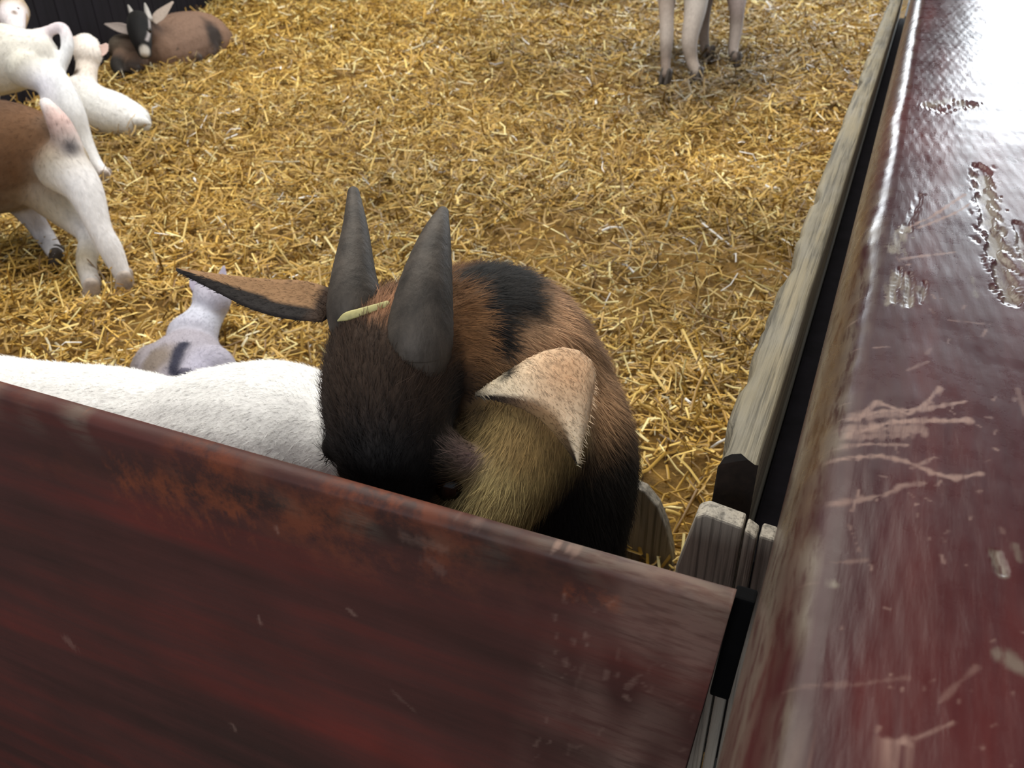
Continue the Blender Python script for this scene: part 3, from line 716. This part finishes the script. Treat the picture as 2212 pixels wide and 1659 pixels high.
leg_to(g, [P(30, 400, dA + .12), P(70, 470, dA + .14), P(100, 515, e3[1] * 0 + dA + .16), e3], [.07, .034, .027, .023], ['#7a6450', '#b9bcd2', '#d9dcec', '#e2e0e4'], HOOF, .045, (-.6, -.5))
leg_to(g, [P(-130, 420, dA), P(-125, 520, dA - .01), e4], [.06, .03, .024], [CR, WB, WB], HOOF, .05, (-.6, -.5))
g.t([P(150, 322, dA - .07), P(128, 268, dA - .09), P(98, 222, dA - .07)], [.036, .030, .016], ['#efe6e4', '#d9bcb6', '#efeaea'], flow=1)   # raised tail
g.paint(P(160, 318, dA - .13), .020, '#57565c', .8, .9); g.paint(P(60, 300, dA - .1), .085, '#5f4128', .6, .8)
g.paint(P(60, 470, dA - .1), .12, '#a89a84', .8, .6); g.paint(P(110, 420, dA - .12), .05, '#d8d2c6', .9, .7)
g.build(fur_n=14000, fur_len=.014, fur_w=.0013, lift=.3, seed=3)

# ---- 4. white goat with raised tail behind it
g = Goat('goat', on_ground(60, 380), 'white goat with a lifted tail standing behind the brown-backed goat', voxel=.008, smooth=4)
dB = 3.02
g.t([P(72, 118, dB), P(20, 125, dB), P(-80, 130, dB + .05), P(-220, 120, dB + .1)], [.085, .115, .13, .12], ['#e9e6df', '#dfdbd0', '#dfdbd0', '#dfdbd0'])
g.t([P(60, 88, dB), P(100, 70, dB), P(134, 60, dB), P(146, 100, dB), P(130, 150, dB)], [.035, .020, .020, .022, .020], ['#ece8ea', '#e8dce2', '#e4d8de', '#eceef2', '#eceef2'], flow=1)
eb = on_ground(232, 392)
leg_to(g, [P(80, 150, dB), P(128, 180, dB - .02), P(155, 240, dB - .01), P(178, 300, dB + .02), P(205, 350, dB + .03), eb], [.07, .040, .044, .034, .024, .020], ['#dcd8cc', '#eef0f4', '#f2f3f6', '#f0f0f2', '#f0f0f2', '#efe9ea'], HOOF_PALE, .042, (-.7, -.3))
ec = on_ground(170, 405)
leg_to(g, [P(60, 150, dB - .04), P(102, 190, dB - .04), P(118, 255, dB - .02), P(150, 330, dB), ec], [.07, .036, .034, .026, .02], ['#dcd8cc', '#e6e6f2', '#e6e2e4', '#e6e2e4', '#e6e2e4'], HOOF_PALE, .042, (-.7, -.3))
for ppx in (-150, -200):
    e = on_ground(ppx, 400); leg_to(g, [P(ppx, 170, dB + .08), P(ppx, 290, dB + .1), e], [.05, .03, .02], ['#dfdbd0'] * 3, HOOF_PALE, .042, (-.7, -.3))
g.t([P(-240, 110, dB + .1), P(-300, 20, dB + .1)], [.085, .06], '#dfdbd0'); g.t([P(-300, 10, dB + .1), P(-360, 60, dB + .08)], [.055, .03], '#dfdbd0')
g.build(fur_n=12000, fur_len=.013, fur_w=.0014, lift=.3, seed=4)

# ---- 5. white-faced goat looking over at the top left
dH = 3.45
g = Goat('goat', on_ground(-60, 300), 'white-faced goat with a ginger cheek peeping in at the top left corner', voxel=.008, smooth=4)
g.t([P(30, 20, dH), P(28, 42, dH - .04), P(34, 62, dH - .06)], [.055, .050, .034], ['#b39f86', '#efe6ea', '#f2ecee'])
g.t([P(30, 25, dH + .04), P(-10, 90, dH + .12)], [.06, .085], ['#b39f86', '#efe9e6'])
g.t([P(-10, 95, dH + .12), P(-160, 120, dH + .2)], [.11, .12], '#dfdbd0')
for ppx in (-20, -40, -150, -170):
    e = on_ground(ppx, 330); leg_to(g, [P(ppx, 140, dH + .12), P(ppx, 230, dH + .06), e], [.045, .028, .02], ['#dfdbd0'] * 3, HOOF_PALE, .04, (.3, -1))
g.ear([P(10, 30, dH), P(2, 40, dH - .02), P(-4, 60, dH - .03)], [.02, .03, .006], R @ np.array([0, 0, -1.]), .008, lambda u, k, sd: '#7d4a30')
g.ear([P(44, 30, dH), P(52, 42, dH - .02), P(52, 62, dH - .03)], [.016, .022, .006], R @ np.array([0, 0, -1.]), .008, lambda u, k, sd: '#a08a70')
g.paint(P(36, 22, dH - .06), .010, '#8a7a70', .6)
g.build(fur_n=4000, fur_len=.013, fur_w=.0016, lift=.3, seed=5)
g.horn([P(38, 8, dH), P(48, -15, dH + .03), P(56, -40, dH + .08)], [.016, .013, .006], HORN_PALE); g.horn([P(16, 8, dH), P(6, -15, dH + .03), P(-2, -40, dH + .08)], [.016, .013, .006], HORN_PALE)
g.eye(P(37, 22, dH - .052), .012)

# ---- 6. white kid resting, seen from behind
dD = 3.55
g = Goat('goat', on_ground(240, 300), 'small white goat resting on the straw with its ears out, seen from behind', voxel=.0075, smooth=4)
g.t([P(176, 205, dD), P(205, 228, dD - .02), P(245, 248, dD - .05), P(282, 262, dD - .08)], [.080, .085, .093, .080], ['#e6e2e0', '#efefee', '#f2f2f2', '#f4f4f4'])
g.t([P(190, 120, dD + .04), P(186, 160, dD + .02), P(178, 200, dD)], [.046, .043, .062], ['#e8d9cc', '#efe4da', '#e6e2e0'])
g.t([P(190, 118, dD + .03), P(186, 100, dD + .08), P(180, 110, dD + .17)], [.056, .052, .028], ['#f2eae4', '#f0e8e2', '#eee4de'])
g.t([P(290, 262, dD - .12), P(308, 262, dD - .14), P(322, 266, dD - .14)], [.034, .024, .010], '#f0f0f0')
for a, b, c in (((210, 262), (240, 290), (265, 302)), ((275, 285), (290, 296), (302, 292)), ((172, 235), (165, 262), (178, 280))):
    e = on_ground(*c); leg_to(g, [P(*a, dD - .03), (P(*a, dD - .03) + e) / 2 + np.array([0, 0, .015]), e], [.045, .028, .02], ['#efefee', '#e6e4e2', '#e0d8cc'], HOOF_PALE, .034, (.8, -.4))
g.ear([P(168, 108, dD + .05), P(163, 92, dD + .05), P(163, 79, dD + .05)], [.018, .024, .005], R @ np.array([.2, 0, -1]), .008, lambda u, k, sd: '#ecd8d0')
g.ear([P(205, 120, dD + .05), P(222, 110, dD + .05), P(232, 95, dD + .05)], [.022, .026, .006], R @ np.array([.2, -.3, -1]), .008, lambda u, k, sd: '#d2b6ae')
g.paint(P(152, 150, dD - .02), .02, '#5d4c40', .6)
g.build(fur_n=9000, fur_len=.013, fur_w=.0016, lift=.3, seed=6)

# ---- 7. black-faced horned goat lying by the dark wall
dE = 4.5
g = Goat('goat', on_ground(340, 150), 'tan goat with a black face, pale horns and collar lying by the dark wall', voxel=.0085, smooth=3)
FUR_T = '#806656'
g.t([P(312, 112, dE - .10), P(308, 95, dE - .10), P(302, 70, dE - .06), P(300, 48, dE - .02)], [(.036, .036), (.046, .05), (.060, .066), (.062, .06)], ['#1a1718', '#141213', '#0e0d0f', '#101010'], flow=-1)
g.t([P(308, 65, dE + .04), P(335, 90, dE + .14), P(352, 112, dE + .2)], [.070, .095, .12], ['#5d4a40', FUR_T, FUR_T])
g.t([P(350, 112, dE + .2), P(395, 95, dE + .35), P(440, 85, dE + .55), P(468, 90, dE + .7)], [.15, .165, .15, .11], [FUR_T, FUR_T, '#8b6c58', '#6d5346'])
g.t([P(265, 105, dE + .10), P(300, 110, dE + .12), P(345, 118, dE + .18)], [.075, .10, .12], ['#5b5248', '#5a4a40', FUR_T])
g.t([P(455, 92, dE + .52), P(430, 112, dE + .45)], [.08, .05], '#6d5346')
for a, b, c, col in (((265, 125), (252, 140), (262, 170), '#2b2724'), ((300, 132), (285, 150), (298, 166), '#3a302b'), ((425, 112), (415, 125), (430, 135), '#2c2622'), ((455, 105), (445, 116), (460, 122), '#231d1b')):
    e = on_ground(*c); leg_to(g, [P(*a, dE + (.06 if c[0] < 350 else .4)), P(*b, dE + (-.02 if c[0] < 350 else .35)), e], [.05, .034, .024], [FUR_T, col, col], HOOF, .04, (.3, -1))
g.ear([P(288, 72, dE), P(262, 62, dE + .02), P(226, 52, dE + .04)], [.018, .028, .004], R @ np.array([0, -.2, -1]), .008, lambda u, k, sd: '#9a8f8a')
g.ear([P(332, 50, dE + .02), P(348, 34, dE + .03), P(374, 4, dE + .05)], [.020, .032, .005], R @ np.array([0, -.2, -1]), .008, lambda u, k, sd: '#a89a90')
g.paintline([P(326, 40, dE - .07), P(328, 60, dE - .10), P(323, 84, dE - .13)], .010, '#a9a2a2', .4)
g.paint(P(319, 112, dE - .16), .026, '#d8d2cc', .35); g.paint(P(470, 78, dE + .55), .09, '#1c1818', .4, .8)
g.build(fur_n=6000, fur_len=.015, fur_w=.002, lift=.3, seed=7)
g.horn([P(288, 42, dE - .02), P(283, 25, dE), P(277, 12, dE + .03)], [.016, .012, .005], HORN_PALE); g.horn([P(322, 40, dE - .02), P(317, 22, dE), P(313, 8, dE + .03)], [.018, .013, .005], HORN_PALE)
g.eye(P(284, 68, dE - .085), .013); g.eye(P(322, 66, dE - .09), .013)
# collar: a band around the neck
c0 = P(345, 103, dE + .17); ax = P(352, 112, dE + .2) - P(308, 65, dE + .04); ax /= np.linalg.norm(ax)
u_ = np.cross(ax, [0, 0, 1.]); u_ /= np.linalg.norm(u_); w_ = np.cross(ax, u_); Vc = []
for k in range(36):
    a = 2 * math.pi * k / 36
    for q in ((-.014, .100), (.014, .100), (.014, .136), (-.014, .130)): Vc.append(c0 + ax * q[0] + (u_ * math.cos(a) + w_ * math.sin(a)) * q[1])
mesh_obj('collar', np.array(Vc), [(4 * k + j, 4 * ((k + 1) % 36) + j, 4 * ((k + 1) % 36) + (j + 1) % 4, 4 * k + (j + 1) % 4) for k in range(36) for j in range(4)], LEATHER, g.root)

# ---- 8. grey kid lying with its back to us
dG = 1.80
g = Goat('goat', on_ground(400, 850), 'small grey goat with a dark back stripe lying behind the white goat', voxel=.0055, smooth=5)
LV, GB = '#b4b0be', '#8b7f78'
g.t([P(402, 850, dG - .06), P(402, 822, dG), P(408, 788, dG + .10), P(418, 755, dG + .18)], [.088, .098, .082, .060], ['#a8a2ac', '#a8a2ac', '#a8a2ac', '#b6b4c0'])
g.t([P(415, 728, dG + .16), P(440, 690, dG + .20), P(458, 655, dG + .22)], [.058, .042, .040], ['#c3c4d4', '#d3d6e4', '#c3c2d0'])
g.t([P(458, 650, dG + .21), P(456, 632, dG + .24), P(440, 630, dG + .32)], [.044, .042, .024], ['#b9b4c2', '#b9b4c2', '#a8a2ac'])
g.t([P(455, 800, dG - .04), P(480, 810, dG), P(492, 840, dG - .04)], [.055, .040, .028], LV); g.t([P(340, 790, dG), P(318, 810, dG + .02), P(312, 840, dG)], [.05, .040, .028], GB)
for c in ((498, 862), (306, 862)):
    e = on_ground(*c); g.hoof(e, (1 if c[0] > 400 else -1, .4), .032, .035)
g.t([P(400, 815, dG - .16), P(392, 845, dG - .18)], [.02, .012], '#4d4a5c')
g.ear([P(470, 625, dG + .21), P(480, 605, dG + .21), P(484, 575, dG + .22)], [.010, .015, .003], R @ np.array([-.3, 0, -1]), .006, lambda u, k, sd: '#a9a2b4')
g.ear([P(438, 630, dG + .21), P(425, 618, dG + .21), P(412, 596, dG + .22)], [.010, .015, .003], R @ np.array([.3, 0, -1]), .006, lambda u, k, sd: '#a9a2b4')
g.paint(P(325, 775, dG - .06), .050, '#85786e', .5, .9); g.paint(P(450, 790, dG - .08), .045, '#b7b4c6', .7, .9)
g.paintline([P(368, 840, dG), P(370, 815, dG), P(374, 790, dG), P(378, 770, dG), P(384, 750, dG), P(394, 735, dG)], .012, '#2e2e40', .5)
g.build(fur_n=16000, fur_len=.010, fur_w=.0010, lift=.25, seed=8)

# ---- 9. goat standing at the top of the picture, only its legs in view
g = Goat('goat', on_ground(1510, 175), 'pinkish-beige goat standing at the top edge, only its legs in view', voxel=.008, smooth=4)
LB, LD = '#a3958b', '#7d6f66'
f1, f2, f3, f4 = on_ground(1436, 188), on_ground(1502, 192), on_ground(1586, 152), on_ground(1528, 150)
d1 = (f1 - CAM) @ R[:, 2]; d2_ = (f2 - CAM) @ R[:, 2]; d3 = (f3 - CAM) @ R[:, 2]; d4 = (f4 - CAM) @ R[:, 2]
fd = (-.2, -1)
leg_to(g, [P(1446, -70, d1), P(1440, 10, d1), P(1440, 80, d1 - .01), P(1438, 130, d1), f1], [.075, .040, .034, .025, .025], [LB, LB, '#aca199', LD, LD], HOOF, .055, fd)
leg_to(g, [P(1500, -70, d2_ + .02), P(1503, 10, d2_), P(1490, 84, d2_ - .01), P(1494, 130, d2_), f2], [.085, .056, .040, .030, .026], [LB, '#b8afa8', '#aca199', '#8d8076', '#948980'], HOOF, .055, fd)
leg_to(g, [P(1590, -60, d3 + .05), P(1592, 10, d3), P(1590, 60, d3 + .03), P(1584, 110, d3 + .02), f3], [.09, .045, .034, .026, .026], [LB, '#a39490', '#a79a92', '#a79a92', LD], HOOF, .055, fd)
leg_to(g, [P(1525, -60, d4 + .05), P(1522, 10, d4), P(1520, 60, d4 + .03), P(1524, 110, d4 + .02), f4], [.08, .040, .030, .024, .024], [LD, LD, LD, '#6d6058', '#6d6058'], HOOF, .055, fd)
tA = (P(1446, -110, d1) + P(1500, -110, d2_)) / 2; tB = (P(1590, -100, d3 + .1) + P(1530, -100, d4 + .1)) / 2
g.t([tA + np.array([0, -.03, 0]), (tA + tB) / 2 + np.array([0, 0, .01]), tB], [.13, .15, .13], LB)
nk = tA + np.array([-.1, -.18, .26]); g.t([nk, tA], [.07, .11], LB, flow=-1)
g.t([nk + np.array([0, 0, .02]), nk + np.array([-.04, -.10, 0]), nk + np.array([-.08, -.19, -.06])], [.062, .055, .03], LB, flow=-1)
for sg in (-1, 1): g.ear([nk + np.array([.05 * sg, 0, .03]), nk + np.array([.13 * sg, 0, .03]), nk + np.array([.18 * sg, 0, 0])], [.015, .025, .004], (0, -.8, .5), .008, lambda u, k, sd: LB)
g.build(fur_n=8000, fur_len=.014, fur_w=.002, lift=.25, seed=9)

# ------------------------------------------------------------------ hay rack beam at the far left
hb = empty('hay_rack', on_ground(0, 150) + np.array([-.4, 1.0, 0])); tag(hb, 'old wooden hay rack rail against the dark wall at the top left', 'hay rack')
for i, (a, b) in enumerate((((-200, 40), (190, -14)), ((40, 30), (128, 24)))):
    v, f = tube([P(*a, 5.0 if i == 0 else 4.7), P(*b, 5.25 if i == 0 else 4.75)], [.035 if i == 0 else .022] * 2, nseg=10); mesh_obj('rail' if i == 0 else 'bar', v, f, BEAM, hb)
